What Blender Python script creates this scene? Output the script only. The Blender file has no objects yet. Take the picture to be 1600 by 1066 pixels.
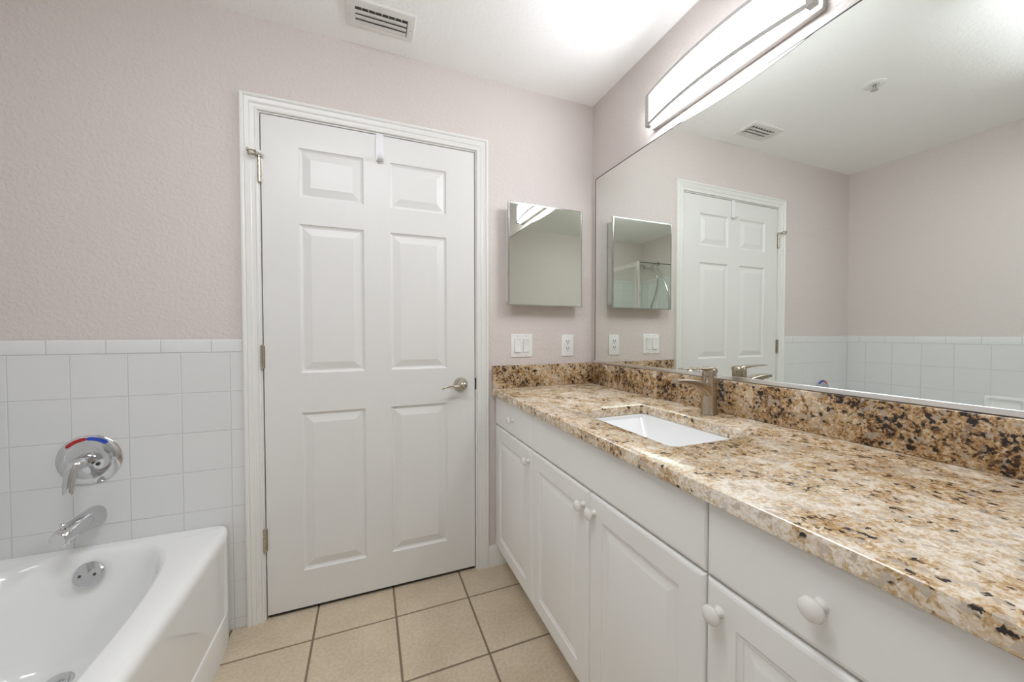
import bpy, bmesh, math, random
from mathutils import Vector, Matrix
random.seed(7)
SC = bpy.context.scene
PI = math.pi

# ------------------------------------------------------------------ camera, world, exposure
CAM_LOC = (-1.1535, -1.7208, 1.1645)
YAW, PITCH, ROLL, FPX = 0.375, -0.0216, -0.0007, 570.44      # yaw to the right of +Y; focal length in pixels of a 1600 px wide frame
cam_data = bpy.data.cameras.new('camera')
cam = bpy.data.objects.new('camera', cam_data)
SC.collection.objects.link(cam)
cam_data.sensor_fit = 'HORIZONTAL'
cam_data.sensor_width = 36.0
cam_data.lens = 36.0 * FPX / 1600.0
cam_data.clip_start = 0.01
fw = Vector((math.sin(YAW)*math.cos(PITCH), math.cos(YAW)*math.cos(PITCH), math.sin(PITCH)))
rt = Vector((math.cos(YAW), -math.sin(YAW), 0))
up = rt.cross(fw)
rt2 = rt*math.cos(ROLL) + up*math.sin(ROLL)
up2 = -rt*math.sin(ROLL) + up*math.cos(ROLL)
m3 = Matrix((rt2, up2, -fw)).transposed()
cam.matrix_world = Matrix.Translation(CAM_LOC) @ m3.to_4x4()
SC.camera = cam

world = bpy.data.worlds.new('world'); SC.world = world
world.use_nodes = True
world.node_tree.nodes['Background'].inputs[0].default_value = (0.02, 0.02, 0.02, 1)
world.node_tree.nodes['Background'].inputs[1].default_value = 1.0

VANITY_STRENGTH = 36.5        # emission of the vanity light's diffuser
ADDED_FILL_STRENGTH = 17.8       # emission of the unseen fill light added under the ceiling
SC.view_settings.view_transform = 'Standard'
SC.view_settings.look = 'None'
SC.view_settings.gamma = 1.0
SC.view_settings.exposure = 0.0
SC.view_settings.use_curve_mapping = False
SC.cycles.max_bounces = 14
SC.cycles.diffuse_bounces = 8
SC.cycles.glossy_bounces = 8
SC.cycles.transparent_max_bounces = 12
SC.cycles.sample_clamp_indirect = 6.0
SC.cycles.blur_glossy = 0.5

# ------------------------------------------------------------------ materials
def s2l(c):
    return tuple((x/12.92 if x <= .04045 else ((x+.055)/1.055)**2.4) for x in (v/255 for v in c))

def new_mat(name):
    m = bpy.data.materials.new(name); m.use_nodes = True
    nt = m.node_tree
    return m, nt, nt.nodes['Principled BSDF']

def plain(name, col, rough=.5, metal=0.0, coat=0.0, spec=None):
    m, nt, b = new_mat(name)
    b.inputs['Base Color'].default_value = (*col, 1)
    b.inputs['Roughness'].default_value = rough
    b.inputs['Metallic'].default_value = metal
    b.inputs['Coat Weight'].default_value = coat
    b.inputs['Coat Roughness'].default_value = 0.04
    if spec is not None: b.inputs['Specular IOR Level'].default_value = spec
    return m

def noise(nt, scale, detail=3, rough=.55, vec=None, dist=0.0):
    n = nt.nodes.new('ShaderNodeTexNoise'); n.inputs['Scale'].default_value = scale
    n.inputs['Detail'].default_value = detail; n.inputs['Roughness'].default_value = rough
    n.inputs['Distortion'].default_value = dist
    if vec is not None: nt.links.new(vec, n.inputs['Vector'])
    return n

def ramp(nt, src, stops):
    r = nt.nodes.new('ShaderNodeValToRGB'); nt.links.new(src, r.inputs[0])
    e = r.color_ramp.elements
    while len(e) < len(stops): e.new(.5)
    for el, (p, c) in zip(e, stops):
        el.position = p; el.color = (*c, 1) if len(c) == 3 else c
    return r

def mix(nt, fac, a, b, mode='MIX'):
    n = nt.nodes.new('ShaderNodeMix'); n.data_type = 'RGBA'; n.blend_type = mode
    for sock, v in ((n.inputs[0], fac), (n.inputs[6], a), (n.inputs[7], b)):
        if hasattr(v, 'is_linked') or hasattr(v, 'links'): nt.links.new(v, sock)
        else: sock.default_value = v if not isinstance(v, tuple) else (*v, 1)[:4]
    return n.outputs[2]

def coords(nt, scale=(1, 1, 1)):
    t = nt.nodes.new('ShaderNodeTexCoord'); mp = nt.nodes.new('ShaderNodeMapping')
    nt.links.new(t.outputs['Object'], mp.inputs[0]); mp.inputs['Scale'].default_value = scale
    return mp.outputs[0]

def bump(nt, b, height, strength, dist):
    n = nt.nodes.new('ShaderNodeBump'); n.inputs['Strength'].default_value = strength
    n.inputs['Distance'].default_value = dist
    nt.links.new(height, n.inputs['Height']); nt.links.new(n.outputs[0], b.inputs['Normal'])

def textured_paint(name, col, rough, scale, strength, dist):
    m, nt, b = new_mat(name)
    v = coords(nt)
    n = noise(nt, scale, 3, .5, v, .6)
    r = ramp(nt, n.outputs[0], [(.38, (0, 0, 0)), (.66, (1, 1, 1))])
    bump(nt, b, r.outputs[0], strength, dist)
    b.inputs['Base Color'].default_value = (*col, 1); b.inputs['Roughness'].default_value = rough
    return m

M = {}
M['wall'] = textured_paint('wall_paint', (.655, .598, .57), .6, 75, .30, .0034)
M['ceiling'] = textured_paint('ceiling_paint', (.93, .93, .92), .8, 60, .22, .003)
M['trim'] = plain('trim_paint', (.77, .765, .74), .32)
M['grey_gap'] = plain('dark_gap', (.03, .025, .02), .9)
M['porcelain'] = plain('porcelain', (.84, .84, .83), .08)
M['sink'] = plain('sink_ceramic', (.86, .87, .88), .1, coat=.4)
M['tile'] = plain('white_wall_tile', (.71, .715, .71), .12)
M['grout'] = plain('white_grout', (.60, .595, .575), .8)
M['chrome'] = plain('chrome', (.66, .66, .67), .07, 1)
M['nickel'] = plain('brushed_nickel', (.50, .43, .35), .26, 1)
M['hinge'] = plain('satin_nickel', (.52, .475, .40), .22, 1)
M['aluminium'] = plain('brushed_aluminium', (.62, .60, .58), .30, 1)
M['polished'] = plain('polished_steel', (.55, .55, .53), .14, 1)
M['channel'] = plain('channel_metal', (.88, .88, .88), .28, 1)
M['fixture'] = plain('fixture_metal', (.46, .44, .42), .45, .3)
M['cabinet'] = plain('cabinet_white', (.84, .835, .82), .3)
M['knob'] = plain('knob_white', (.80, .775, .745), .22, coat=.3)
M['plastic'] = plain('white_plastic', (.80, .80, .79), .25)
M['recess'] = plain('plastic_recess', (.42, .42, .41), .5)  # grey for screw heads, and for shade painted into the rocker gaps
M['plastic_dark'] = plain('dark_slot', (.03, .03, .03), .6)
M['hook'] = plain('hook_plastic', (.80, .79, .81), .35)
M['rubber'] = plain('white_rubber', (.75, .76, .72), .6)
M['red'] = plain('red_band', (.42, .012, .02), .3)
M['blue'] = plain('blue_band', (.015, .06, .42), .3)
M['vent'] = plain('vent_enamel', (.76, .75, .72), .4)
M['vent_dark'] = plain('duct_dark', (.22, .215, .20), .9)
M['caulk'] = plain('pan_white', (.72, .73, .71), .3)
m, nt, b = new_mat('mirror_silver')
b.inputs['Base Color'].default_value = (.855, .885, .85, 1); b.inputs['Metallic'].default_value = 1; b.inputs['Roughness'].default_value = 0
M['mirror'] = m
m, nt, b = new_mat('mirror_silver_small')
b.inputs['Base Color'].default_value = (.80, .845, .77, 1); b.inputs['Metallic'].default_value = 1; b.inputs['Roughness'].default_value = 0
M['mirror_small'] = m

def emit(name, col, s):
    m = bpy.data.materials.new(name); m.use_nodes = True; nt = m.node_tree
    nt.nodes.remove(nt.nodes['Principled BSDF'])
    e = nt.nodes.new('ShaderNodeEmission'); e.inputs[0].default_value = (*col, 1); e.inputs[1].default_value = s
    nt.links.new(e.outputs[0], nt.nodes['Material Output'].inputs[0])
    return m
M['lamp'] = emit('lit_diffuser', (.947, .985, 1.035), VANITY_STRENGTH)
M['lamp_top'] = emit('lit_diffuser_top', (.947, .985, 1.035), VANITY_STRENGTH*.19)
M['added_fill'] = emit('added_fill_glow', (.947, .985, 1.035), ADDED_FILL_STRENGTH)

# shower glass: thin, faint green, mostly see-through
m = bpy.data.materials.new('shower_glass'); m.use_nodes = True; nt = m.node_tree
nt.nodes.remove(nt.nodes['Principled BSDF'])
tr = nt.nodes.new('ShaderNodeBsdfTransparent'); tr.inputs[0].default_value = (.955, .975, .96, 1)
gl = nt.nodes.new('ShaderNodeBsdfGlossy'); gl.inputs[1].default_value = 0.02
mx = nt.nodes.new('ShaderNodeMixShader'); mx.inputs[0].default_value = .07
nt.links.new(tr.outputs[0], mx.inputs[1]); nt.links.new(gl.outputs[0], mx.inputs[2])
nt.links.new(mx.outputs[0], nt.nodes['Material Output'].inputs[0])
M['glass'] = m

# moulded door skin: white paint over an embossed wood grain
m, nt, b = new_mat('door_paint')
v = coords(nt, (90, 90, 5))
n = noise(nt, 1.0, 3, .6, v, 1.0)
bump(nt, b, n.outputs[0], .10, .002)
b.inputs['Base Color'].default_value = (.74, .735, .715, 1); b.inputs['Roughness'].default_value = .36
M['door'] = m

# beige ceramic floor tile
m, nt, b = new_mat('beige_floor_tile')
v = coords(nt)
n1 = noise(nt, 5, 5, .6, v, .3); n2 = noise(nt, 90, 3, .6, v)
c1 = ramp(nt, n1.outputs[0], [(.3, (.55, .455, .33)), (.7, (.66, .56, .43))])
c2 = ramp(nt, n2.outputs[0], [(.35, (.86, .84, .80)), (.6, (1, 1, 1))])
nt.links.new(mix(nt, 1.0, c1.outputs[0], c2.outputs[0], 'MULTIPLY'), b.inputs['Base Color'])
b.inputs['Roughness'].default_value = .38
bump(nt, b, n2.outputs[0], .12, .002)
M['floor_tile'] = m
M['floor_grout'] = plain('floor_grout', (.215, .165, .115), .9)

# granite: a mass of crystals (cream, tan, golden, brown, black) whose mixture drifts from pale to golden
def granite(name, bias, seed):
    m, nt, b = new_mat(name)
    v = coords(nt)
    mp0 = nt.nodes.new('ShaderNodeMapping'); mp0.inputs['Location'].default_value = (seed*1.37, seed*.71, seed*2.13); nt.links.new(v, mp0.inputs[0]); v = mp0.outputs[0]
    def warped(scale, amt):
        w = noise(nt, scale, 3, .6, v)
        add = nt.nodes.new('ShaderNodeVectorMath'); add.operation = 'MULTIPLY_ADD'
        nt.links.new(w.outputs['Color'], add.inputs[0]); add.inputs[1].default_value = (amt,)*3; nt.links.new(v, add.inputs[2])
        return add.outputs[0]
    vv = warped(120, .012)
    drift_n = noise(nt, 8.5, 4, .62, warped(5, .10), .4)
    drift = nt.nodes.new('ShaderNodeMapRange'); drift.inputs['From Min'].default_value = .34; drift.inputs['From Max'].default_value = .60
    drift.inputs['To Min'].default_value = .36; drift.inputs['To Max'].default_value = .585; nt.links.new(drift_n.outputs[0], drift.inputs['Value'])
    fine = noise(nt, 38, 3, .6, v)
    def mad(x, k, c):
        n = nt.nodes.new('ShaderNodeMath'); n.operation = 'MULTIPLY_ADD'; nt.links.new(x, n.inputs[0]); n.inputs[1].default_value = k
        if isinstance(c, (int, float)): n.inputs[2].default_value = c
        else: nt.links.new(c, n.inputs[2])
        return n.outputs[0]
    def cells(scale, off):
        mp = nt.nodes.new('ShaderNodeMapping'); mp.inputs['Location'].default_value = (off,)*3; nt.links.new(vv, mp.inputs[0])
        vo = nt.nodes.new('ShaderNodeTexVoronoi'); vo.inputs['Scale'].default_value = scale; nt.links.new(mp.outputs[0], vo.inputs['Vector'])
        sp_ = nt.nodes.new('ShaderNodeSeparateColor'); nt.links.new(vo.outputs['Color'], sp_.inputs[0])
        return sp_.outputs
    c1 = cells(175, 0); c1b = cells(290, 1.9)
    # index into the palette: the cell's own number pushed by the drift and by finer clusters
    idx = mad(c1[0], .36, mad(c1b[0], .26, mad(drift.outputs[0], -1.55, mad(fine.outputs[0], -.75, 1.37-bias))))
    pal = ramp(nt, idx, [(.00, (.035, .020, .014)), (.10, (.10, .050, .024)), (.22, (.30, .165, .066)), (.36, (.47, .305, .145)), (.50, (.57, .435, .28)), (.64, (.68, .575, .45)), (.82, (.77, .695, .60)), (1, (.81, .765, .70))])
    c = pal.outputs[0]
    # grey-brown quartz
    c2 = cells(95, 3.7)
    k2 = ramp(nt, mad(c2[1], 1.0, mad(fine.outputs[0], .35, -.17)), [(.82, (0, 0, 0)), (.90, (.7, .7, .7))])
    c = mix(nt, k2.outputs[0], c, (.45, .385, .32))
    # black crystals, gathered where the drift is golden
    c3 = cells(125, 7.9)
    k3 = ramp(nt, mad(c3[2], 1.0, mad(drift.outputs[0], -.95, mad(fine.outputs[0], -.55, .80-bias*.4))), [(.055, (1, 1, 1)), (.115, (0, 0, 0))])
    c = mix(nt, k3.outputs[0], c, (.022, .016, .014))
    nt.links.new(c, b.inputs['Base Color'])
    b.inputs['Roughness'].default_value = .15
    return m
M['granite'] = granite('granite_counter', .0, 0)
M['granite_splash'] = granite('granite_splash', .20, 11)  # more golden stone, also darkened for the weak grazing light on the splash

# ------------------------------------------------------------------ mesh helpers
def obj(name, bm, mats, parent=None, smooth=35):
    me = bpy.data.meshes.new(name)
    bmesh.ops.remove_doubles(bm, verts=bm.verts, dist=1e-6)
    bmesh.ops.recalc_face_normals(bm, faces=bm.faces)
    bm.to_mesh(me); bm.free()
    for k in (mats if isinstance(mats, (list, tuple)) else [mats]): me.materials.append(M[k])
    if smooth:
        for p in me.polygons: p.use_smooth = True
        me.set_sharp_from_angle(angle=math.radians(smooth))
    o = bpy.data.objects.new(name, me); SC.collection.objects.link(o)
    if parent is not None:
        o.parent = parent
        o.matrix_parent_inverse = Matrix.Translation(-parent_loc(parent))
    return o

def parent_loc(p):
    """world position of a parent: an Empty stands at its thing's base, every part is modelled in room coordinates"""
    return p.location.copy() if p.parent is None else Vector((0, 0, 0))

def thing(name, label, cat, loc=(0, 0, 0), group=None, kind=None):
    o = bpy.data.objects.new(name, None); SC.collection.objects.link(o); o.empty_display_size = .05
    o.location = loc
    return tag(o, label, cat, group, kind)

def tag(o, label=None, cat=None, group=None, kind=None):
    if label: o['label'] = label
    if cat: o['category'] = cat
    if group: o['group'] = group
    if kind: o['kind'] = kind
    return o

def box(bm, x0, x1, y0, y1, z0, z1, bev=0.0, seg=2, mi=0):
    x0, x1 = sorted((x0, x1)); y0, y1 = sorted((y0, y1)); z0, z1 = sorted((z0, z1))
    v = [bm.verts.new(p) for p in ((x0,y0,z0),(x1,y0,z0),(x1,y1,z0),(x0,y1,z0),(x0,y0,z1),(x1,y0,z1),(x1,y1,z1),(x0,y1,z1))]
    fs = [bm.faces.new([v[i] for i in q]) for q in ((0,3,2,1),(4,5,6,7),(0,1,5,4),(1,2,6,5),(2,3,7,6),(3,0,4,7))]
    for f in fs: f.material_index = mi
    if bev:
        es = {e for f in fs for e in f.edges}
        r = bmesh.ops.bevel(bm, geom=list(es), offset=bev, segments=seg, profile=.5, affect='EDGES')
        for f in r['faces']: f.material_index = mi
    return v

def loft(bm, rings, close=True, cap0=True, cap1=True, mi=0):
    R = [[bm.verts.new(p) for p in r] for r in rings]
    n = len(R[0])
    for a, b in zip(R, R[1:]):
        for i in range(n if close else n-1):
            j = (i+1) % n
            try:
                f = bm.faces.new((a[i], a[j], b[j], b[i])); f.material_index = mi
            except ValueError: pass
    if cap0: bm.faces.new(R[0][::-1]).material_index = mi
    if cap1: bm.faces.new(R[-1]).material_index = mi
    return R

def lathe(bm, c, axis, prof, n=32, mi=0, cap0=True, cap1=True):
    """prof: list of (radius, distance along axis)"""
    ax = Vector(axis).normalized(); a = ax.orthogonal().normalized(); b = ax.cross(a); c = Vector(c)
    rings = [[c + ax*h + (a*math.cos(2*PI*i/n) + b*math.sin(2*PI*i/n))*max(r, 1e-5) for i in range(n)] for r, h in prof]
    return loft(bm, rings, True, cap0, cap1, mi)

def tube(bm, pts, rad, n=14, squash=None, mi=0):
    """rad: number or list; squash: (vector, factor) flattens the section along that vector"""
    P = [Vector(p) for p in pts]; rs = rad if isinstance(rad, (list, tuple)) else [rad]*len(P)
    rings = []; prev = None
    for i, p in enumerate(P):
        t = (P[min(i+1, len(P)-1)] - P[max(i-1, 0)]).normalized()
        a = prev - t*prev.dot(t) if prev is not None else t.orthogonal()
        a.normalize(); prev = a; b = t.cross(a)
        ring = []
        for k in range(n):
            d = (a*math.cos(2*PI*k/n) + b*math.sin(2*PI*k/n))*rs[i]
            if squash: d = d - squash[0]*d.dot(squash[0])*(1-squash[1])
            ring.append(p + d)
        rings.append(ring)
    return loft(bm, rings, mi=mi)

def bez(p0, p1, p2, p3, n=12):
    p0, p1, p2, p3 = map(Vector, (p0, p1, p2, p3))
    return [(1-t)**3*p0 + 3*(1-t)**2*t*p1 + 3*(1-t)*t*t*p2 + t**3*p3 for t in [i/n for i in range(n+1)]]

def catmull(pts, n=6):
    P = [Vector(p) for p in pts]; P = [P[0]] + P + [P[-1]]; out = []
    for i in range(1, len(P)-2):
        for k in range(n):
            t = k/n; a, b, c, d = P[i-1:i+3]
            out.append(.5*((2*b) + (c-a)*t + (2*a-5*b+4*c-d)*t*t + (3*b-a-3*c+d)*t**3))
    return out + [P[-2]]

def rrect(x0, x1, y0, y1, r, n=6):
    out = []
    for cx, cy, a0 in ((x1-r, y1-r, 0), (x0+r, y1-r, PI/2), (x0+r, y0+r, PI), (x1-r, y0+r, 1.5*PI)):
        for i in range(n+1):
            a = a0 + PI/2*i/n; out.append((cx + r*math.cos(a), cy + r*math.sin(a)))
    return out

def BM(): return bmesh.new()

# tile fields: to_world(u, v, d) puts (along, up, out of the wall) into the room
def tile_field(bm, rects, to_world, t=.005, cham=.0016, mi=0):
    for (u0, u1, v0, v1) in rects:
        rings = []
        for ins, d in ((0, 0), (0, t-cham*.8), (cham*.35, t-cham*.25), (cham, t)):
            rings.append([to_world(u, v, d) for u, v in ((u0+ins, v0+ins), (u1-ins, v0+ins), (u1-ins, v1-ins), (u0+ins, v1-ins))])
        loft(bm, rings, True, False, True, mi)

# ------------------------------------------------------------------ room shell
XL, YB, H = -2.385, -2.46, 2.401
DL, DR, DTOP, DBOT = -1.5425, -.6723, 2.032, .0165         # door slab edges
GAP = .0042
JL, JR, JT = DL-GAP, DR+GAP, DTOP+GAP

# floor: grout bed with one bevelled tile after another
bm = BM()
box(bm, XL-.1, .1, YB-.1, .12, -.1, -.003, mi=1)
rects = []
u0, v0, s, g = -1.3595, -.1745, .3035, .0078
for i in range(-4, 6):
    for j in range(-9, 3):
        a, b_ = u0+i*s+g/2, u0+(i+1)*s-g/2; c, d = v0+j*s+g/2, v0+(j+1)*s-g/2
        a, b_, c, d = max(a, XL), min(b_, 0), max(c, YB), min(d, .10)
        if b_-a > .01 and d-c > .01: rects.append((a, b_, c, d))
tile_field(bm, rects, lambda u, v, d: (u, v, d-.003), t=.003, cham=.002)
tag(obj('floor', bm, ['floor_tile', 'floor_grout'], smooth=0), kind='structure')

bm = BM(); box(bm, XL-.1, .1, YB-.1, .12, H, H+.1)
tag(obj('ceiling', bm, 'ceiling'), kind='structure')
bm = BM(); box(bm, 0, .1, YB-.1, .12, 0, H)
tag(obj('wall_right', bm, 'wall'), kind='structure')
bm = BM(); box(bm, XL-.1, XL, YB-.1, .12, 0, H)
tag(obj('wall_left', bm, 'wall'), kind='structure')
bm = BM(); box(bm, XL, 0, YB-.1, YB, 0, H)
tag(obj('wall_back', bm, 'wall'), kind='structure')
bm = BM()
jw = .018
box(bm, XL, JL-jw, 0, .12, 0, H); box(bm, JR+jw, 0, 0, .12, 0, H); box(bm, JL-jw, JR+jw, 0, .12, JT+jw, H)
tag(obj('wall_front', bm, 'wall'), kind='structure')

# door lining (jamb and stop) and the moulded casing around it
def sweep_casing(bm, prof, xl, xr, zt, ysign=-1):
    path = [lambda w: (xl-w, 0), lambda w: (xl-w, zt+w), lambda w: (xr+w, zt+w), lambda w: (xr+w, 0)]
    rings = [[Vector((f(w)[0], ysign*t, f(w)[1])) for w, t in prof] for f in path]
    loft(bm, rings, close=True)
bm = BM()
box(bm, JL-jw, JL, 0, .12, 0, JT+jw); box(bm, JR, JR+jw, 0, .12, 0, JT+jw); box(bm, JL, JR, 0, .12, JT, JT+jw)
box(bm, JL, JL+.012, .042, .075, 0, JT); box(bm, JR-.012, JR, .042, .075, 0, JT); box(bm, JL, JR, .042, .075, JT-.012, JT)
tag(obj('trim_1', bm, 'trim'), kind='structure', label='white door lining with stop around the panelled door', cat='trim')
prof = [(.0, 0), (.0, .0075), (.0025, .0095), (.0065, .0095), (.009, .0075), (.0115, .0085), (.020, .0095), (.0235, .0125), (.027, .0115),
        (.030, .0128), (.040, .0150), (.0425, .0128), (.0450, .0165), (.0475, .0182), (.0535, .0182), (.056, .0165), (.056, 0)]
bm = BM(); sweep_casing(bm, prof, JL-.006, JR+.006, JT+.006)
tag(obj('trim_2', bm, 'trim', smooth=25), kind='structure', label='white ridged casing around the panelled door', cat='trim')

# baseboard between casing and vanity
prof = [(0, 0), (.014, 0), (.014, .068), (.0115, .074), (.0125, .082), (.009, .090), (.0065, .096), (.004, .101), (0, .101)]
bm = BM()
loft(bm, [[Vector((x, -t, z)) for t, z in prof] for x in (JR+.0625, -.001)])
tag(obj('baseboard_front', bm, 'trim'), kind='structure', label='white baseboard stub between door casing and vanity', cat='baseboard')

# ------------------------------------------------------------------ door_1
def door_face(bm, y, rows, cols, x0, x1, z0, z1, back):
    """moulded face at y with sunk, bevelled panels"""
    xs = [x0] + [v for c in cols for v in c] + [x1]; zs = [z0] + [v for r in rows for v in r] + [z1]
    for i in range(len(xs)-1):
        for j in range(len(zs)-1):
            a, b_, c, d = xs[i], xs[i+1], zs[j], zs[j+1]
            if i % 2 and j % 2:
                R = []
                for ins, dep in ((0, 0), (.003, .0042), (.008, .0072), (.013, .0082), (.0415, .0012), (.0435, .0006)):
                    R.append([Vector((px, y+dep, pz)) for px, pz in ((a+ins, c+ins), (b_-ins, c+ins), (b_-ins, d-ins), (a+ins, d-ins))])
                loft(bm, R, True, False, True)
            else:
                bm.faces.new([bm.verts.new(Vector((px, y, pz))) for px, pz in ((a, c), (b_, c), (b_, d), (a, d))])
    e = [(x0, z0), (x1, z0), (x1, z1), (x0, z1)]
    loft(bm, [[Vector((px, y, pz)) for px, pz in e], [Vector((px, y+back, pz)) for px, pz in e]], True, False, True)

door = thing('door_1', 'closed white six-panel door in the front wall', 'door', ((DL+DR)/2, 0, DBOT), kind='structure')
bm = BM()
door_face(bm, 0.0, [(.171, .834), (1.0, 1.613), (1.722, 1.922)], [(-1.4135, -1.167), (-1.0595, -.808)], DL, DR, DBOT, DTOP, .035)
obj('door_panel', bm, 'door', door, smooth=12)
bm = BM(); box(bm, DL+.002, DR-.002, .010, .029, .0035, DBOT)
obj('door_sweep', bm, 'grey_gap', door)
for zc in (1.809, 1.0695, .330):
    bm = BM(); x = JL+.0005 - .001
    hh = .089/2 if zc < 1.2 else .092/2
    k = 5
    for i in range(k):
        a = zc-hh + 2*hh*i/k
        lathe(bm, (x, -.0075, a+.0006), (0, 0, 1), [(.0066, 0), (.0066, 2*hh/k-.0012)], 16)
    lathe(bm, (x, -.0075, zc-hh-.004), (0, 0, 1), [(.003, 0), (.0055, .002), (.0055, 2*hh+.006), (.003, 2*hh+.008)], 16)
    box(bm, x, x+.0085, -.0022, -.0002, zc-hh, zc+hh, .0004, 1)
    hg = obj('hinge', bm, 'hinge', door)
    if zc > 1.5:
        hz = zc+hh+.006
        bm = BM()
        lathe(bm, (x, -.0075, hz-.002), (0, 0, 1), [(.0085, 0), (.0085, .006)], 18)
        tube(bm, [(x, -.0075, hz+.001), (x-.012, -.022, hz-.001), (x-.025, -.034, hz-.004)], .0034, 10)
        lathe(bm, (x-.025, -.034, hz-.004), (-.75, -.66, -.1), [(.0060, -.002), (.0070, .001), (.0070, .004), (.004, .006)], 18)
        tube(bm, [(x-.031, -.035, hz+.009), (x-.016, -.030, hz+.011), (x-.004, -.026, hz+.012)], .0030, 10)
        tube(bm, [(x-.006, -.016, hz+.002), (x-.014, -.030, hz+.011)], .0032, 10)
        lathe(bm, (x-.029, -.0345, hz+.009), (-.95, -.3, -.1), [(.0060, -.001), (.0074, .001), (.0074, .005), (.004, .007)], 18)
        ds = obj('hinge_pin_stop', bm, 'hinge', door)
        bm = BM()
        tube(bm, [(x-.006, -.027, hz+.012), (x+.000, -.024, hz+.0115), (x+.010, -.016, hz+.010), (x+.013, -.012, hz+.009)], [.0045, .0075, .0075, .006], 14)
        obj('bumper_tip', bm, 'rubber', ds)['label'] = 'white rubber bumper tip'

# lever set
hx, hz = -.7425, .918
bm = BM()
lathe(bm, (hx, 0, hz), (0, -1, 0), [(.0345, 0), (.0345, .004), (.0335, .009), (.0295, .016), (.0230, .023), (.0185, .030), (.0170, .042), (.0160, .056), (.0145, .061), (.0120, .0625), (.0095, .060), (.0005, .060)], 40)
hd = obj('door_handle', bm, 'hinge', door)
bm = BM()
P = catmull([(hx-.008, -.047, hz-.003), (hx-.028, -.050, hz-.003), (hx-.052, -.052, hz+.000), (hx-.076, -.052, hz-.002), (hx-.099, -.049, hz-.011)], 5)
tube(bm, P, [.0066 - .0026*i/(len(P)-1) for i in range(len(P))], 14, (Vector((0, 1, 0)), .8))
obj('lever', bm, 'hinge', hd)
bm = BM()
lathe(bm, (hx, -.0595, hz), (0, -1, 0), [(.0085, 0), (.0085, .0030), (.0070, .0042), (.0040, .0036)], 20)
obj('lock_button', bm, 'nickel', hd)
bm = BM(); box(bm, DR+.0004, DR+.0075, -.0012, .0015, .890, .946)
obj('latch_plate', bm, 'grey_gap', door)

# hook over the door's top edge
bm = BM()
w0, w1 = -1.1155, -1.0835
pts = [(.0365, 1.985), (.0365, 2.0343), (-.0015, 2.0343), (-.0020, 1.945), (-.0030, 1.930), (-.0075, 1.9195), (-.0160, 1.9150), (-.0245, 1.9165), (-.0315, 1.9230), (-.0345, 1.9345), (-.0350, 1.944)]
th = .0022
def strip_prism(bm, pts, th, x0, x1, x0b=None, x1b=None):
    P = [Vector((p[0], p[1])) for p in pts]; N = len(P); off = []
    for i in range(N):
        t = (P[min(i+1, N-1)]-P[max(i-1, 0)]).normalized(); n_ = Vector((-t.y, t.x)); off.append(P[i]+n_*th)
    rings = []
    for i in range(N):
        f = max(0, (i-3)/(N-4)); ins = .007*f
        rings.append([Vector((x0+ins, P[i].x, P[i].y)), Vector((x1-ins, P[i].x, P[i].y)), Vector((x1-ins, off[i].x, off[i].y)), Vector((x0+ins, off[i].x, off[i].y))])
    loft(bm, rings)
strip_prism(bm, pts, -th, w0, w1)
tag(obj('over_door_hook', bm, 'hook', smooth=40), 'white plastic hook slipped over the top edge of the door', 'hook')

# ------------------------------------------------------------------ tiled wainscot
TZ = [1.092, .9395, .789, .640, .489, .340, .190, .041]
GR = .0022
bm = BM()
xs_end = JL-.062-.0015
box(bm, XL+.0005, xs_end, -.0079, -.0005, 0, 1.139, mi=1)
rects = []
tx = [-1.653-.1505*i for i in range(0, 5)]
cols = [(tx[0], xs_end)] + [(tx[i+1], tx[i]) for i in range(4)] + [(XL+.010, tx[4])]
zs = [1.092] + TZ[1:] + [0.002]
for a, b_ in cols:
    for z1, z0 in zip(zs, zs[1:]): rects.append((a+GR/2, b_-GR/2 if b_ != xs_end else b_, z0+GR/2, z1-GR/2))
tile_field(bm, rects, lambda u, v, d: (u, -.0035-d, v), t=.0055)
tag(obj('trim_3', bm, ['tile', 'grout'], smooth=0), kind='structure', label='white square wall tiles on the front wall over the tub', cat='wall tiles')
bm = BM()
cx = [xs_end, -1.709, -1.8595, -2.0095, -2.160, -2.310, XL+.010]
def cap_tile(bm, u0, u1, v0, v1, tw):
    prof = [(v0, 0), (v0, .0065), (v0+.001, .0075), (v1-.006, .0075), (v1-.002, .0055), (v1, .002), (v1, 0)]
    loft(bm, [[Vector(tw(u, v, d)) for v, d in prof] for u in (u0, u1)])
for b_, a in zip(cx, cx[1:]): cap_tile(bm, a+GR/2, b_-GR/2, 1.092+GR/2, 1.1415, lambda u, v, d: (u, -.0025-d, v))
tag(obj('trim_4', bm, 'tile'), kind='structure', label='white bullnose cap tiles along the front wall', cat='wall tiles')
# side wall above the tub (seen in the mirror)
YT = -1.60
bm = BM(); box(bm, XL+.0005, XL+.0079, YT, -.0005, 0, 1.139, mi=1)
ty = [-.0095, -.1245, -.275] + [-.275-.1505*i for i in range(1, 9)]
rects = []
for b_, a in zip(ty, ty[1:]):
    a = max(a, YT)
    if b_-a < .01: continue
    for z1, z0 in zip(zs, zs[1:]): rects.append((a+GR/2, b_-GR/2, z0+GR/2, z1-GR/2))
tile_field(bm, rects, lambda u, v, d: (XL+.0035+d, u, v), t=.0055)
tag(obj('trim_5', bm, ['tile', 'grout'], smooth=0), kind='structure', label='white square wall tiles along the tub side wall', cat='wall tiles')
bm = BM()
b_ = -.010
for i in range(12):
    a = max(-.085-.1505*i, YT)
    if b_-a > .01: cap_tile(bm, a+GR/2, b_-GR/2, 1.092+GR/2, 1.1415, lambda u, v, d: (XL+.0025+d, u, v))
    b_ = a
tag(obj('trim_6', bm, 'tile'), kind='structure', label='white bullnose cap tiles along the tub side wall', cat='wall tiles')
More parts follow.
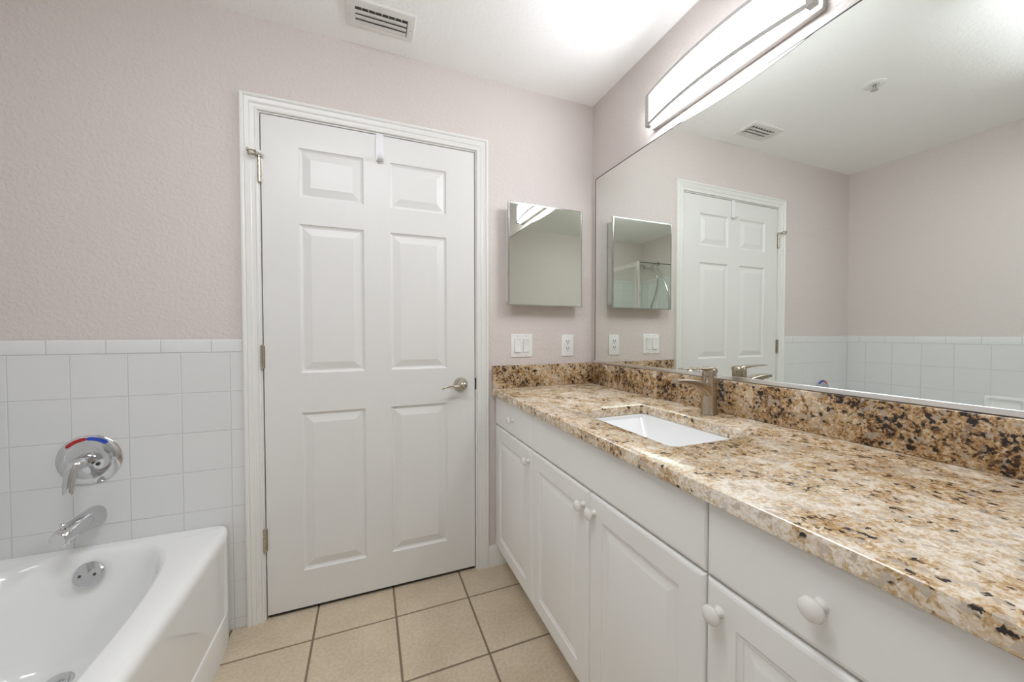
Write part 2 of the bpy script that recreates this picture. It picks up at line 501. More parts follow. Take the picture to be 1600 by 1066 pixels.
# soap dish set in the side wall
bm = BM()
sx = XL+.009; y1, y0, z1, z0 = -.705, -.865, .782, .672
O = rrect(y0, y1, z0, z1, .012)
rings = []
for ins, d in ((0, 0), (0, .014), (.004, .018), (.012, .018), (.018, .012), (.026, .003)):
    q = rrect(y0+ins, y1-ins, z0+ins, z1-ins, max(.012-ins*.3, .003)); rings.append([Vector((sx+d, y, z)) for y, z in q])
loft(bm, rings)
loft(bm, [[Vector((sx+d, y, z)) for y, z in rrect(y0+.01, y1-.01, z0+.012+a, z0+.022+b2, .004)] for d, a, b2 in ((.003, 0, 0), (.036, .004, 0), (.042, .006, -.001))])
tag(obj('soap_dish', bm, 'porcelain'), 'white ceramic soap dish set in the tiled wall beside the tub, seen in the mirror', 'soap dish')

# ------------------------------------------------------------------ bathtub
tub = thing('bathtub', 'glossy white alcove bathtub below the chrome spout', 'bathtub', (-2.0, -.76, 0))
bm = BM()
X0, X1, Y0, Y1, ZR = XL+.0095, -1.648, -1.555, -.0095, .422
bcx, bcy, n = -2.025, -.765, 96
def super_ring(cx_, cy_, a, b2, z, e):
    out = []
    for i in range(n):
        t = 2*PI*i/n; c, s_ = math.cos(t), math.sin(t)
        out.append(Vector((cx_+a*math.copysign(abs(c)**(2/e), c), cy_+b2*math.copysign(abs(s_)**(2/e), s_), z)))
    return out
def square_ring(x0, x1, y0, y1, z, r):
    """n points round a rectangle, matched by angle to the basin's rings"""
    cx_, cy_ = (x0+x1)/2, (y0+y1)/2; hx_, hy_ = (x1-x0)/2, (y1-y0)/2; out = []
    for i in range(n):
        t = 2*PI*i/n; c, s_ = math.cos(t), math.sin(t); e = 18
        out.append(Vector((cx_+hx_*math.copysign(abs(c)**(2/e), c), cy_+hy_*math.copysign(abs(s_)**(2/e), s_), z)))
    return out
outer = [square_ring(X0, X1, Y0, Y1, z, 0) for z in (0.0, .100, .112)]
def inset(r, k, z):
    return [Vector((min(p.x, X1-k) if p.x > 0 or True else p.x, p.y, z)) for p in r]
rings = [inset(outer[0], k, z) for k, z in ((0, 0.0), (0, .1205), (.0012, .1245), (.0048, .1275), (.0050, .380), (.0042, .392), (.0052, .401), (.0085, .4095), (.014, .4160), (.021, .4202), (.030, ZR))]
# rim flat, then the basin
for a, b2, z, cy_, e in ((.291, .727, ZR-.0005, bcy, 3.4), (.283, .719, .4185, bcy, 3.4), (.276, .710, .408, bcy, 3.4), (.268, .698, .380, bcy, 3.4), (.258, .680, .30, bcy-.004, 3.3), (.247, .664, .21, bcy-.006, 3.2),
                    (.238, .648, .155, bcy-.006, 3.1), (.225, .630, .122, bcy-.006, 3.0), (.200, .605, .102, bcy-.006, 2.9), (.155, .555, .0955, bcy-.006, 2.7), (.06, .30, .094, bcy, 2.4)):
    rings.append(super_ring(bcx, cy_, a, b2, z, e))
loft(bm, rings, True, True, True)
obj('tub_body', bm, 'porcelain', tub, smooth=40)
# overflow plate on the sloping end of the basin
ov = Vector((-2.026, -.0905, .362)); on = Vector((0, -.93, .37)).normalized()
bm = BM()
lathe(bm, ov, on, [(.037, -.006), (.039, 0), (.0385, .004), (.035, .007), (.001, .009)], 40)
op = obj('overflow_plate', bm, 'chrome', tub)
side = Vector((1, 0, 0)); 
for s_ in (-1, 1):
    bm = BM(); c = ov + side*.0185*s_ + on*.0078 + Vector((0, 0, -.001))
    lathe(bm, c, on, [(.0042, -.001), (.0042, .0012), (.003, .002)], 16)
    o = obj('screw', bm, 'plastic_dark', op); o['label'] = 'dark screw of the overflow plate'
bm = BM(); dc = Vector((-2.045, -.200, .0975))
lathe(bm, dc, (0, -.05, 1), [(.036, -.004), (.037, .001), (.035, .004), (.027, .004), (.026, .012), (.018, .016), (.001, .017)], 36)
obj('drain_stopper', bm, 'chrome', tub)

# shower valve and spout on the tiled wall
vc = Vector((-2.0575, -.009, .7255))
valve = thing('shower_valve', 'round chrome tub valve with red and blue temperature band', 'faucet', vc)
bm = BM()
lathe(bm, vc, (0, -1, 0), [(.086, 0), (.0865, .003), (.084, .0055), (.066, .0115), (.063, .0118), (.060, .0105), (.030, .0145), (.024, .017), (.001, .018)], 64)
obj('escutcheon', bm, 'chrome', valve)
def arc_band(bm, c, r0, r1, a0, a1, y0, y1, seg=18):
    rings = []
    for i in range(seg+1):
        a = a0+(a1-a0)*i/seg; cs, sn = math.cos(a), math.sin(a)
        h = (r1-r0)/2; e = min(i, seg-i); k = min(1, .45+e*.3); rm = (r0+r1)/2
        rings.append([Vector((c.x+(rm+s_*h*k)*cs, c.y+y, c.z+(rm+s_*h*k)*sn)) for s_, y in ((-1, y0), (-1, y1[0]), (1, y1[1]), (1, y0))])
    loft(bm, rings)
bm = BM(); arc_band(bm, vc, .069, .080, math.radians(93), math.radians(139), -.005, (-.0122, -.0088)); obj('hot_band', bm, 'red', valve)['label'] = 'red half of the temperature band'
bm = BM(); arc_band(bm, vc, .069, .080, math.radians(48), math.radians(93), -.005, (-.0122, -.0088)); obj('cold_band', bm, 'blue', valve)['label'] = 'blue half of the temperature band'
bm = BM()
lathe(bm, vc+Vector((0, -.012, .004)), (0, -1, 0), [(.025, 0), (.024, .012), (.021, .030), (.0195, .042), (.0175, .047)], 32)
P = catmull([vc+Vector(p) for p in ((0, -.036, .006), (-.002, -.056, .004), (-.006, -.068, -.006), (-.010, -.075, -.030), (-.012, -.079, -.060), (-.013, -.081, -.088))], 6)
rs = [.019, .0185, .0175, .0155, .0145, .0140]
rr = []
for i in range(len(P)):
    t = i/(len(P)-1)*5; k = min(int(t), 4); rr.append(rs[k]+(rs[k+1]-rs[k])*(t-k))
rr[-1] = .0115
tube(bm, P, rr, 20, (Vector((0, 1, 0)), .82))
lv = obj('lever_handle', bm, 'chrome', valve)
bm = BM()
lathe(bm, vc+Vector((.027, -.0145, -.014)), (0, -1, 0), [(.006, -.002), (.006, .002), (.004, .0035)], 16)
obj('screw', bm, 'plastic_dark', valve)

sp = Vector((-2.046, -.009, .5265))
bm = BM()
path = [(0, 0, 0), (-.001, -.016, 0), (-.004, -.050, .001), (-.010, -.088, .000), (-.015, -.118, -.006), (-.018, -.138, -.014)]
hw = [.0285, .029, .0265, .0240, .0225, .0215]; hh = [.0350, .0345, .0300, .0265, .0245, .0225]
rings = []
for (px, py, pz), w, h in zip(path, hw, hh):
    rings.append([sp+Vector((px+w*math.copysign(abs(math.cos(t))**.8, math.cos(t)), py, pz+h*math.copysign(abs(math.sin(t))**.8, math.sin(t)))) for t in [2*PI*i/28 for i in range(28)]])
rings.append([p*1.0 + Vector((0, -.003, 0)) - (p-(sp+Vector((-.018, -.138, -.014))))*.18 for p in rings[-1]])
loft(bm, rings)
lathe(bm, sp+Vector((-.016, -.120, -.020)), (0, -.08, -1), [(.019, -.006), (.0185, .014), (.0165, .016), (.0155, .010), (.001, .009)], 28)
spout = obj('tub_spout', bm, 'chrome')
tag(spout, 'chrome tub spout with lift knob on the tiled wall', 'tub spout')
bm = BM()
lathe(bm, sp+Vector((-.016, -.122, .015)), (0, 0, 1), [(.0035, -.006), (.0035, .010), (.007, .011), (.008, .015), (.006, .018), (.001, .019)], 20)
obj('diverter_knob', bm, 'chrome', spout)

# ------------------------------------------------------------------ vanity cabinets
XF = -.567                # faces of doors and drawers
TF = .019                 # their thickness
ZCT, ZC = .8567, .8887    # counter underside and top
ZB, ZM0, ZM1, ZT = .102, .7085, .7135, .8535
def raised_front(bm, y0, y1, z0, z1, panel=True):
    """a thermofoil front facing -X, rounded edges, with a routed panel if it is a door"""
    def ring(ins, d): return [Vector((XF+d, y, z)) for y, z in ((y0-ins, z0+ins), (y1+ins, z0+ins), (y1+ins, z1-ins), (y0-ins, z1-ins))]
    R = [ring(0, TF), ring(0, .007), ring(.0012, .0038), ring(.0040, .0014), ring(.009, .0)]
    if panel:
        I = .060
        R += [ring(I, 0), ring(I+.002, .0022), ring(I+.0055, .0035), ring(I+.0105, .0037), ring(I+.0125, .0052), ring(I+.0145, .0052), ring(I+.032, .0012), ring(I+.034, .0008)]
    loft(bm, R, True, True, True)
def knob(name_parent, y, z):
    bm = BM()
    lathe(bm, (XF, y, z), (-1, 0, 0), [(.0105, -.0005), (.0095, .002), (.0065, .006), (.0063, .012), (.009, .0155), (.0150, .018), (.0168, .0215), (.0160, .0250), (.0120, .0285), (.006, .0302), (.0005, .0307)], 32)
    obj('knob', bm, 'knob', name_parent)
def cabinet(label, y0, y1, doors, drawer):
    """y0 nearer the door wall, y1 nearer the camera; doors: list of (y0, y1, knob y); drawer: knob y or None"""
    t = thing('vanity_cabinet', label, 'cabinet', (-.30, (y0+y1)/2, 0))
    bm = BM()
    xb = XF+TF+.0008
    box(bm, xb, xb+.018, y0, y1, ZB, ZCT); box(bm, xb+.018, -.002, y0-.0, y0-.016, ZB, ZCT); box(bm, xb+.018, -.002, y1+.016, y1, ZB, ZCT)
    box(bm, xb+.018, -.002, y0-.016, y1+.016, ZB, ZB+.016)
    obj('cabinet_body', bm, 'cabinet', t)
    bm = BM(); box(bm, -.492, -.476, y0, y1, 0.001, ZB)
    obj('toe_kick', bm, 'cabinet', t)
    g_ = .0017
    bm = BM(); raised_front(bm, y0-g_, y1+g_, ZM1, ZT, False)
    dr = obj('drawer' if drawer else 'false_front', bm, 'cabinet', t, smooth=14)
    if drawer: knob(dr, drawer, .783)
    for a, b2, ky in doors:
        bm = BM(); raised_front(bm, a-g_, b2+g_, ZB-.001, ZM0, True)
        d = obj('cabinet_door', bm, 'cabinet', t, smooth=14); knob(d, ky, .660)
    return t
YC = [-.002, -.440, -1.224, -1.664]
cabinet('white vanity cabinet beside the door with one small drawer over one door', YC[0], YC[1], [(YC[0], YC[1], -.411)], -.240)
cabinet('white sink cabinet with two doors below the basin', YC[1], YC[2], [(YC[1], -.833, -.806), (-.833, YC[2], -.862)], None)
cabinet('white vanity cabinet nearest the camera with a large round drawer knob', YC[2], YC[3], [(YC[2], YC[3], -1.254)], -1.411)

# counter with the sink cut-out
YE = -1.69
def slab_with_hole(bm, o4, hole, z0, z1, r):
    x0, x1, y0, y1 = o4
    def oring(ins, z): return [Vector(p) for p in ((x0+ins, y0+ins*.2, z), (x1, y0+ins*.2, z), (x1, y1, z), (x0+ins, y1, z))]
    def hring(grow, z):
        hx0, hx1, hy0, hy1, hr = hole; return [Vector((x, y, z)) for x, y in rrect(hx0-grow, hx1+grow, hy0-grow, hy1+grow, hr+grow)]
    def fill(a, b2):
        ea = [bm.edges.get((a[i], a[(i+1) % len(a)])) or bm.edges.new((a[i], a[(i+1) % len(a)])) for i in range(len(a))]
        eb = [bm.edges.get((b2[i], b2[(i+1) % len(b2)])) or bm.edges.new((b2[i], b2[(i+1) % len(b2)])) for i in range(len(b2))]
        bmesh.ops.triangle_fill(bm, use_beauty=True, use_dissolve=False, edges=ea+eb)
    A = loft(bm, [oring(.0015, z0), oring(0, z0+.002), oring(0, z1-r), oring(r*.3, z1-r*.3), oring(r, z1)], True, False, False)
    B = loft(bm, [hring(.0008, z0), hring(0, z0+.001), hring(0, z1-.003), hring(.0009, z1-.0009), hring(.003, z1)], True, False, False)
    fill(A[-1], B[-1]); fill(A[0], B[0])
SKX0, SKX1, SKY0, SKY1 = -.470, -.176, -1.048, -.607
bm = BM()
slab_with_hole(bm, (-.5855, -.001, YE, -.001), (SKX0, SKX1, SKY0, SKY1, .022), ZCT+.0004, ZC, .005)
tag(obj('countertop', bm, 'granite', smooth=30), 'beige and brown speckled granite countertop with a rectangular sink cut-out', 'countertop')
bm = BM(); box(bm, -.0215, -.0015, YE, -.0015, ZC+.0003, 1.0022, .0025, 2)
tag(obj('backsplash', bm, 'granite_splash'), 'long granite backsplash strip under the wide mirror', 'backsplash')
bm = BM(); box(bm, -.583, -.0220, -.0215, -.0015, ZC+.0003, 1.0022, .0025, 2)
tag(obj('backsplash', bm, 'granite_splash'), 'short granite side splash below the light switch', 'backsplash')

# undermount sink: four flat slopes running down to a small floor
sink = thing('sink', 'white rectangular undermount sink in the granite counter', 'sink', (-.32, -.8275, .70))
bm = BM()
zt = ZCT-.0006
def sr(g_, z, r): return [Vector((x, y, z)) for x, y in rrect(SKX0+g_, SKX1-g_, SKY0+g_, SKY1-g_, r)]
def sr2(x0, x1, y0, y1, z, r): return [Vector((x, y, z)) for x, y in rrect(x0, x1, y0, y1, r)]
rings = [sr(-.022, zt-.014, .03), sr(-.022, zt, .03), sr(-.002, zt, .024), sr(.0015, zt-.003, .022), sr(.003, zt-.014, .021),
         sr2(-.418, -.222, -.955, -.700, .742, .020), sr2(-.408, -.232, -.940, -.715, .733, .018), sr2(-.35, -.29, -.86, -.80, .729, .010)]
loft(bm, rings, True, False, True)
# outer shell
loft(bm, [sr(-.022, zt-.014, .03), sr2(-.440, -.205, -.985, -.672, .728, .03), sr2(-.40, -.24, -.93, -.72, .717, .03)], True, False, True)
obj('basin', bm, 'sink', sink, smooth=30)
bm = BM(); lathe(bm, (-.32, -.83, .7285), (0, 0, 1), [(.030, 0), (.031, .003), (.028, .004), (.018, .003), (.016, .009), (.001, .011)], 32)
obj('pop_up_drain', bm, 'nickel', sink)

# faucet
FX, FY = -.078, -.8165
faucet = thing('faucet', 'brushed nickel single-handle faucet behind the sink', 'faucet', (FX, FY, ZC))
bm = BM()
lathe(bm, (FX, FY, ZC), (0, 0, 1), [(.0265, .0002), (.0265, .003), (.0255, .007), (.0238, .030), (.0228, .065), (.0225, .100), (.0225, .1285), (.0215, .1297), (.001, .1297)], 40)
obj('faucet_body', bm, 'nickel', faucet)
bm = BM()
# spout: a flat bar that leaves the body in a curve and narrows to the tip
cen = catmull([(FX+.010, 0, ZC+.060), (FX-.012, 0, ZC+.083), (FX-.045, 0, ZC+.102), (FX-.088, 0, ZC+.113), (FX-.128, 0, ZC+.1185), (FX-.150, 0, ZC+.1195)], 6)
rings = []
for i, c in enumerate(cen):
    t = i/(len(cen)-1); tan = (cen[min(i+1, len(cen)-1)]-cen[max(i-1, 0)]).normalized(); nrm = Vector((-tan.z, 0, tan.x))
    if nrm.z < 0: nrm = -nrm
    w = .0200*(1-t)+.0150*t; h = .0200*(1-t)**1.6+.0058
    q = rrect(-w, w, -h, h, min(w, h)*.55, 4)
    rings.append([Vector((c.x, FY, c.z))+Vector((0, 1, 0))*a+nrm*b2 for a, b2 in q])
loft(bm, rings)
lathe(bm, (FX-.137, FY, ZC+.114), (-.12, 0, -1), [(.0095, -.004), (.0095, .0045), (.008, .005), (.001, .004)], 24)
obj('spout', bm, 'nickel', faucet)
bm = BM()
# handle: cap with a sloping top that runs out into a thin flat lever
zb = ZC+.1305
lathe(bm, (FX, FY, zb), (0, 0, 1), [(.0225, 0), (.0226, .012), (.0218, .019), (.0185, .0245), (.012, .0275), (.001, .0285)], 40)
P = catmull([(FX+.014, 0, zb+.018), (FX-.004, 0, zb+.0245), (FX-.026, 0, zb+.0255), (FX-.055, 0, zb+.0275), (FX-.092, 0, zb+.0285), (FX-.128, 0, zb+.0285)], 5)
rings = []
for i, c in enumerate(P):
    t = i/(len(P)-1); w = .0200*(1-t)+.0125*t; h = .0075*(1-t)**2+.0018
    rings.append([Vector((c.x, FY+a, c.z+b2)) for a, b2 in rrect(-w, w, -h, h, h*.8, 4)])
loft(bm, rings)
obj('handle', bm, 'nickel', faucet)

# ------------------------------------------------------------------ wide wall mirror
MZ0, MZ1, MY0 = 1.0040, 1.9905, -.040
mir = thing('wall_mirror', 'wide frameless wall mirror above the granite backsplash', 'mirror', (0, (MY0+YE)/2, MZ0))
bm = BM(); box(bm, -.0055, -.0004, YE, MY0, MZ0+.003, MZ1, .0008, 1)
obj('mirror_glass', bm, 'mirror', mir, smooth=0)
bm = BM()
box(bm, -.0085, -.0062, YE, MY0+.0015, MZ0, MZ0+.013, .0006, 1); box(bm, -.0062, -.0004, YE, MY0+.0015, MZ0, MZ0+.0025)
obj('bottom_channel', bm, 'channel', mir)['label'] = 'polished metal channel along the mirror foot'
bm = BM()
box(bm, -.0066, -.0003, MY0+.0002, MY0+.0030, MZ0+.003, MZ1+.003); box(bm, -.0066, -.0003, YE, MY0, MZ1+.0002, MZ1+.0030)
obj('edge_seam', bm, 'plastic_dark', mir)['label'] = 'dark ground edge of the mirror glass'

# ------------------------------------------------------------------ medicine cabinet
med = thing('medicine_cabinet', 'small mirrored medicine cabinet on the wall beside the door', 'cabinet', (-.31, 0, 1.30))
bm = BM(); box(bm, -.507, -.112, -.046, -.0004, 1.322, 1.780, .002, 1)
obj('cabinet_body', bm, 'plastic', med)
dx0, dx1, dz0, dz1, dy0, dy1 = -.5185, -.1035, 1.3005, 1.8020, -.0610, -.0470
bm = BM()
fwid = .0065
for a in ((dx0, dx0+fwid, dz0, dz1), (dx1-fwid, dx1, dz0, dz1), (dx0+fwid, dx1-fwid, dz0, dz0+fwid), (dx0+fwid, dx1-fwid, dz1-fwid, dz1)):
    box(bm, a[0], a[1], dy0, dy1, a[2], a[3], .0012, 1)
fr = obj('mirror_door', bm, 'polished', med)
fr['label'] = 'thin metal frame of the cabinet door'
bm = BM(); box(bm, dx0+fwid, dx1-fwid, dy0+.0015, dy1-.001, dz0+fwid, dz1-fwid)
obj('mirror_glass', bm, 'mirror_small', fr, smooth=0)

# ------------------------------------------------------------------ switch and outlet
sw = thing('light_switch', 'white double rocker switch plate over the side splash', 'light switch', (-.424, 0, 1.10))
def plate(bm, x0, x1, z0, z1, t=.0055):
    R = [[Vector((x, -d, z)) for x, z in rrect(x0+i, x1-i, z0+i, z1-i, .004)] for i, d in ((0, .0003), (0, .0025), (.0012, .0044), (.004, t))]
    loft(bm, R)
bm = BM(); plate(bm, -.4845, -.3635, 1.0415, 1.1585); obj('switch_plate', bm, 'plastic', sw)
for xc, tilt in ((-.4475, 1), (-.4005, -1)):
    bm = BM(); box(bm, xc-.0172, xc+.0172, -.0062, -.0050, 1.066, 1.134, .0003, 1); obj('switch_frame', bm, 'recess', sw)
    bm = BM(); hi, lo = (.0072, .0135) if tilt > 0 else (.0125, .0075)
    a, b2 = xc-.0158, xc+.0158
    pr = [(-.005, 1.0685), (-lo, 1.0685), (-.0080, 1.100), (-hi, 1.1325), (-.005, 1.1325)]
    loft(bm, [[Vector((x, y, z)) for y, z in pr] for x in (a, b2)])
    obj('rocker', bm, 'plastic', sw, smooth=0)
    for z in (1.150, 1.050):
        bm = BM(); lathe(bm, (xc, -.005, z), (0, -1, 0), [(.0028, 0), (.0026, .0012), (.001, .0014)], 12); obj('screw', bm, 'recess', sw)
ou = thing('wall_outlet', 'white double power outlet plate near the wide mirror corner', 'outlet', (-.156, 0, 1.10))
bm = BM(); plate(bm, -.193, -.120, 1.0395, 1.1565); obj('outlet_plate', bm, 'plastic', ou)
bm = BM(); box(bm, -.1735, -.1395, -.0068, -.0050, 1.0645, 1.1315, .0008, 1); rc = obj('receptacle', bm, 'plastic', ou)
for zc in (1.1150, 1.0800):
    bm = BM()
    for dx in (-.0064, .0064): box(bm, -.1565+dx-.0016, -.1565+dx+.0016, -.0072, -.0062, zc, zc+.0095)
    lathe(bm, (-.1565, -.0062, zc-.0065), (0, -1, 0), [(.0032, 0), (.0032, .0010)], 12)
    o = obj('socket_slots', bm, 'plastic_dark', rc); o['label'] = 'dark slots of one socket'
for z in (1.148, 1.048):
    bm = BM(); lathe(bm, (-.1565, -.005, z), (0, -1, 0), [(.0024, 0), (.0022, .0012), (.001, .0014)], 12); obj('screw', bm, 'aluminium', ou)

# ------------------------------------------------------------------ vanity light
LY0, LY1, LZ0, LZ1 = -.472, -1.102, 2.034, 2.166
lamp = thing('vanity_light', 'long bow-fronted metal bar light above the wide mirror', 'light', (0, (LY0+LY1)/2, LZ0))
bm = BM(); box(bm, -.021, -.0004, LY1, LY0, LZ0-.003, LZ1+.003, .001, 1); obj('backplate', bm, 'fixture', lamp)
def bow(y, off=0):
    t = (y-(LY0+LY1)/2)/((LY0-LY1)/2); return -.050 - .0365*(1-t*t) - off
ys = [LY0-.013+(LY1+.013-(LY0-.013))*i/40 for i in range(41)]
bm = BM()
rings = []
for y in ys: rings.append([Vector((-.0212, y, LZ0+.006)), Vector((bow(y)+.006, y, LZ0+.006)), Vector((bow(y)+.001, y, LZ0+.010)), Vector((bow(y)+.001, y, LZ1-.010)), Vector((bow(y)+.006, y, LZ1-.006)), Vector((-.0212, y, LZ1-.006))])
loft(bm, rings)
for f in bm.faces:
    if all(v.co.z > LZ1-.0101 for v in f.verts): f.material_index = 1
obj('diffuser', bm, ['lamp', 'lamp_top'], lamp, smooth=30)['label'] = 'glowing white bowed diffuser'
for z0, z1 in ((LZ0-.001, LZ0+.0120), (LZ1-.0120, LZ1+.001)):
    bm = BM(); loft(bm, [[Vector((bow(y, .0035), y, z0)), Vector((bow(y, -.001), y, z0)), Vector((bow(y, -.001), y, z1)), Vector((bow(y, .0035), y, z1))] for y in ys])
    obj('curved_band', bm, 'fixture', lamp)
for y0, y1 in ((LY0-.022, LY0), (LY1, LY1+.022)):
    bm = BM(); box(bm, -.0575, -.034, y0, y1, LZ0, LZ1, .0008, 1); obj('end_bar', bm, 'fixture', lamp)
for y0, y1 in ((LY0-.0125, LY0-.004), (LY1+.004, LY1+.0125)):
    bm = BM(); box(bm, -.0345, -.0212, y0, y1, LZ0+.006, LZ1-.006); obj('diffuser_end', bm, 'lamp', lamp)

# ------------------------------------------------------------------ ceiling: vent, sprinkler, and an added fill light kept out of view and mirrors
vent = thing('ceiling_vent', 'white louvred air vent in the ceiling above the door', 'vent', (-1.095, -.165, H))
vx0, vx1, vy0, vy1 = -1.224, -.966, -.240, -.098
ix0, ix1, iy0, iy1 = -1.190, -.996, -.206, -.124
bm = BM()
def vr(e, z, inner=False):
    a = (ix0-e, ix1+e, iy0-e, iy1+e) if inner else (vx0+e, vx1-e, vy0+e, vy1-e)
    return [Vector((x, y, z)) for x, y in ((a[0], a[2]), (a[1], a[2]), (a[1], a[3]), (a[0], a[3]))]
loft(bm, [vr(0, H-.0004), vr(0, H-.003), vr(.004, H-.0075), vr(.012, H-.009), vr(.004, H-.009, True), vr(0, H-.0075, True), vr(0, H-.0006, True)], True, False, False)
obj('vent_frame', bm, 'vent', vent)
bm = BM(); box(bm, ix0, ix1, iy0, iy1, H-.0012, H-.0004); obj('duct_opening', bm, 'vent_dark', vent)
for i in range(3):
    yc = iy0+.024+.0245*i
    bm = BM()
    prf = [(-.0135, -.0112), (-.004, -.0092), (.008, -.0062), (.0150, -.0030), (.0142, -.0022), (.007, -.0052), (-.004, -.0082), (-.0135, -.0102)]
    loft(bm, [[Vector((x, yc+a, H+b2)) for a, b2 in prf] for x in (ix0, ix1-.004)])
    obj('louver', bm, 'vent', vent)
for i in range(1, 8):
    x = ix0+(ix1-ix0)*i/8; bm = BM(); box(bm, x-.0013, x+.0013, iy0, iy0+.012, H-.0078, H-.0012)
    obj('damper_tooth', bm, 'vent', vent)
for x in (-1.208, -.981):
    bm = BM(); lathe(bm, (x, -.165, H-.0086), (0, 0, -1), [(.004, 0), (.0035, .0015), (.001, .002)], 12); obj('screw', bm, 'aluminium', vent)

spk = thing('fire_sprinkler', 'white round fire sprinkler head on the ceiling, seen in the wide mirror', 'sprinkler', (-1.211, -.667, H))
bm = BM(); lathe(bm, (-1.211, -.667, H), (0, 0, -1), [(.044, .0004), (.044, .002), (.036, .005), (.020, .006), (.018, .004), (.001, .003)], 36); obj('escutcheon', bm, 'plastic', spk)
bm = BM(); lathe(bm, (-1.211, -.667, H), (0, 0, -1), [(.009, .003), (.009, .009), (.006, .012)], 18)
for s_ in (-1, 1): tube(bm, [(-1.211+s_*.007, -.667, H-.008), (-1.211+s_*.011, -.667, H-.017), (-1.211+s_*.003, -.667, H-.026)], .0022, 8)
lathe(bm, (-1.211, -.667, H-.026), (0, 0, -1), [(.004, -.002), (.004, .002), (.015, .0025), (.015, .004), (.001, .0045)], 20)
obj('sprinkler_head', bm, 'chrome', spk)

cl = thing('added_fill_light', 'long white fill light added on the ceiling, out of view', 'light', (-1.36, -1.29, H))
LX0, LX1, LYA, LYB = -1.80, -.92, -1.44, -1.14
bm = BM(); box(bm, LX0, LX1, LYA, LYB, H-.020, H-.0004, .003, 1); obj('fill_pan', bm, 'plastic', cl)
for x0, x1 in ((LX0, LX0+.012), (LX1-.012, LX1)):
    bm = BM(); box(bm, x0, x1, LYA+.006, LYB-.006, H-.078, H-.020, .003, 1); obj('fill_cap', bm, 'plastic', cl)
bm = BM()
pr = [(LYA+.008, -.0202), (LYA+.010, -.050), (LYA+.030, -.068), (LYA+.070, -.074), (LYB-.070, -.074), (LYB-.030, -.068), (LYB-.010, -.050), (LYB-.008, -.0202)]
loft(bm, [[Vector((x, y, H+d)) for y, d in pr] for x in (LX0+.0125, LX1-.0125)]); obj('diffuser', bm, 'added_fill', cl)

# ------------------------------------------------------------------ shower enclosure behind the tub (seen twice mirrored in the cabinet door)
SX, SY, SZ = -1.600, -1.622, 1.945
sh = thing('shower_enclosure', 'glass and metal shower enclosure seen reflected in the cabinet mirror', 'shower', (-1.99, -2.04, 0))
bm = BM(); box(bm, XL+.011, SX+.05, YB+.011, SY+.05, 0.0005, .055, .006, 2); box(bm, SX-.03, SX+.05, YB+.011, SY+.05, .055, .10, .006, 2); box(bm, XL+.011, SX-.03, SY-.03, SY+.05, .055, .10, .006, 2)
obj('shower_pan', bm, 'caulk', sh)
bm = BM(); box(bm, SX-.018, SX+.018, SY-.018, SY+.018, .10, SZ, .004, 2); obj('corner_post', bm, 'channel', sh)
bm = BM(); box(bm, SX-.014, SX+.014, YB+.011, SY-.019, SZ-.050, SZ-.001, .003, 1); obj('header_rail', bm, 'channel', sh)
bm = BM(); box(bm, SX-.012, SX+.012, YB+.011, SY-.019, .10, .125, .003, 1); obj('sill_rail', bm, 'aluminium', sh)
bm = BM(); box(bm, SX-.003, SX+.003, YB+.014, SY-.019, .126, SZ-.051); obj('glass_door', bm, 'glass', sh, smooth=0)
bm = BM(); box(bm, XL+.013, SX-.019, SY-.003, SY+.003, .102, SZ-.006); gp = obj('glass_panel', bm, 'glass', sh, smooth=0)
bm = BM(); box(bm, XL+.013, SX-.019, SY-.005, SY+.005, SZ-.006, SZ+.001); obj('top_edge', bm, 'plastic_dark', sh)['label'] = 'dark top edge of the glass panel'
bm = BM(); box(bm, SX-.028, SX-.018, SY-.012, SY+.012, 1.55, 1.60, .002, 1); obj('magnet_catch', bm, 'plastic_dark', sh)
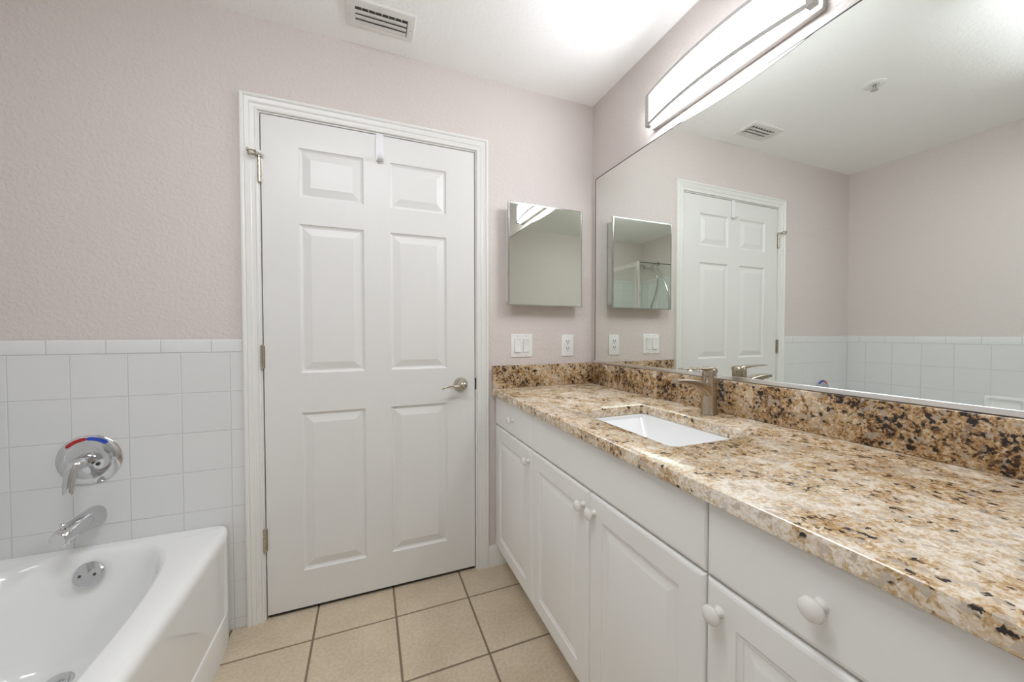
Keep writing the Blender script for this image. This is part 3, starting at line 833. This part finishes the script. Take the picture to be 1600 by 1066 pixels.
# shower walls, tiled to 1.88 m
bm = BM()
box(bm, XL+.0005, XL+.0045, YB+.005, SY-.02, .05, 1.875, mi=1); box(bm, XL+.0005, SX-.02, YB+.0005, YB+.0045, .05, 1.875, mi=1)
zz = [.06+.152*i for i in range(12)]+[1.835]
r1 = []; r2 = []
for z0, z1 in zip(zz, zz[1:]):
    y = YB+.010
    while y < SY-.06: r1.append((y, min(y+.152, SY-.022)-GR, z0+GR/2, z1-GR/2)); y += .152
    x = XL+.010
    while x < SX-.06: r2.append((x, min(x+.152, SX-.022)-GR, z0+GR/2, z1-GR/2)); x += .152
tile_field(bm, r1, lambda u, v, d: (XL+.0035+d, u, v), t=.005); tile_field(bm, r2, lambda u, v, d: (u, YB+.0035+d, v), t=.005)
cap_tile(bm, YB+.01, SY-.022, 1.837, 1.880, lambda u, v, d: (XL+.0025+d, u, v)); cap_tile(bm, XL+.011, SX-.022, 1.837, 1.880, lambda u, v, d: (u, YB+.0025+d, v))
tag(obj('trim_7', bm, ['tile', 'grout'], smooth=0), kind='structure', label='white tiled shower walls', cat='wall tiles')
# hand shower on a hose
hs = thing('hand_shower', 'chrome hand shower with looped hose inside the reflected shower', 'shower head', (XL+.03, -2.15, 2.05))
bm = BM()
lathe(bm, (XL+.0005, -2.15, 2.060), (1, 0, 0), [(.030, 0), (.030, .004), (.012, .009)], 24); tube(bm, [(XL+.008, -2.15, 2.060), (XL+.06, -2.15, 2.062), (XL+.085, -2.155, 2.045)], .010, 12)
obj('shower_arm', bm, 'chrome', hs)
bm = BM()
lathe(bm, (XL+.088, -2.155, 2.045), (.25, -.10, -1), [(.012, -.012), (.014, .008), (.018, .022), (.030, .036), (.033, .050), (.030, .054), (.001, .055)], 24)
obj('spray_head', bm, 'chrome', hs)
bm = BM(); box(bm, XL+.0005, XL+.05, -2.435, -2.385, 2.035, 2.095, .006, 2); tube(bm, [(XL+.04, -2.41, 2.04), (XL+.055, -2.405, 2.085)], .014, 12)
obj('bracket', bm, 'chrome', hs)
bm = BM()
tube(bm, catmull([(XL+.055, -2.40, 2.075), (XL+.065, -2.28, 2.03), (XL+.06, -2.16, 1.965), (XL+.045, -2.118, 1.90), (XL+.035, -2.128, 1.78), (XL+.03, -2.19, 1.63), (XL+.03, -2.245, 1.49), (XL+.03, -2.25, 1.25), (XL+.035, -2.15, 1.10), (XL+.035, -2.0, 1.10), (XL+.03, -1.93, 1.30), (XL+.03, -1.94, 1.62), (XL+.035, -1.975, 1.76), (XL+.05, -2.05, 1.92), (XL+.075, -2.13, 2.015)], 8), .0075, 10)
obj('hose', bm, 'polished', hs)
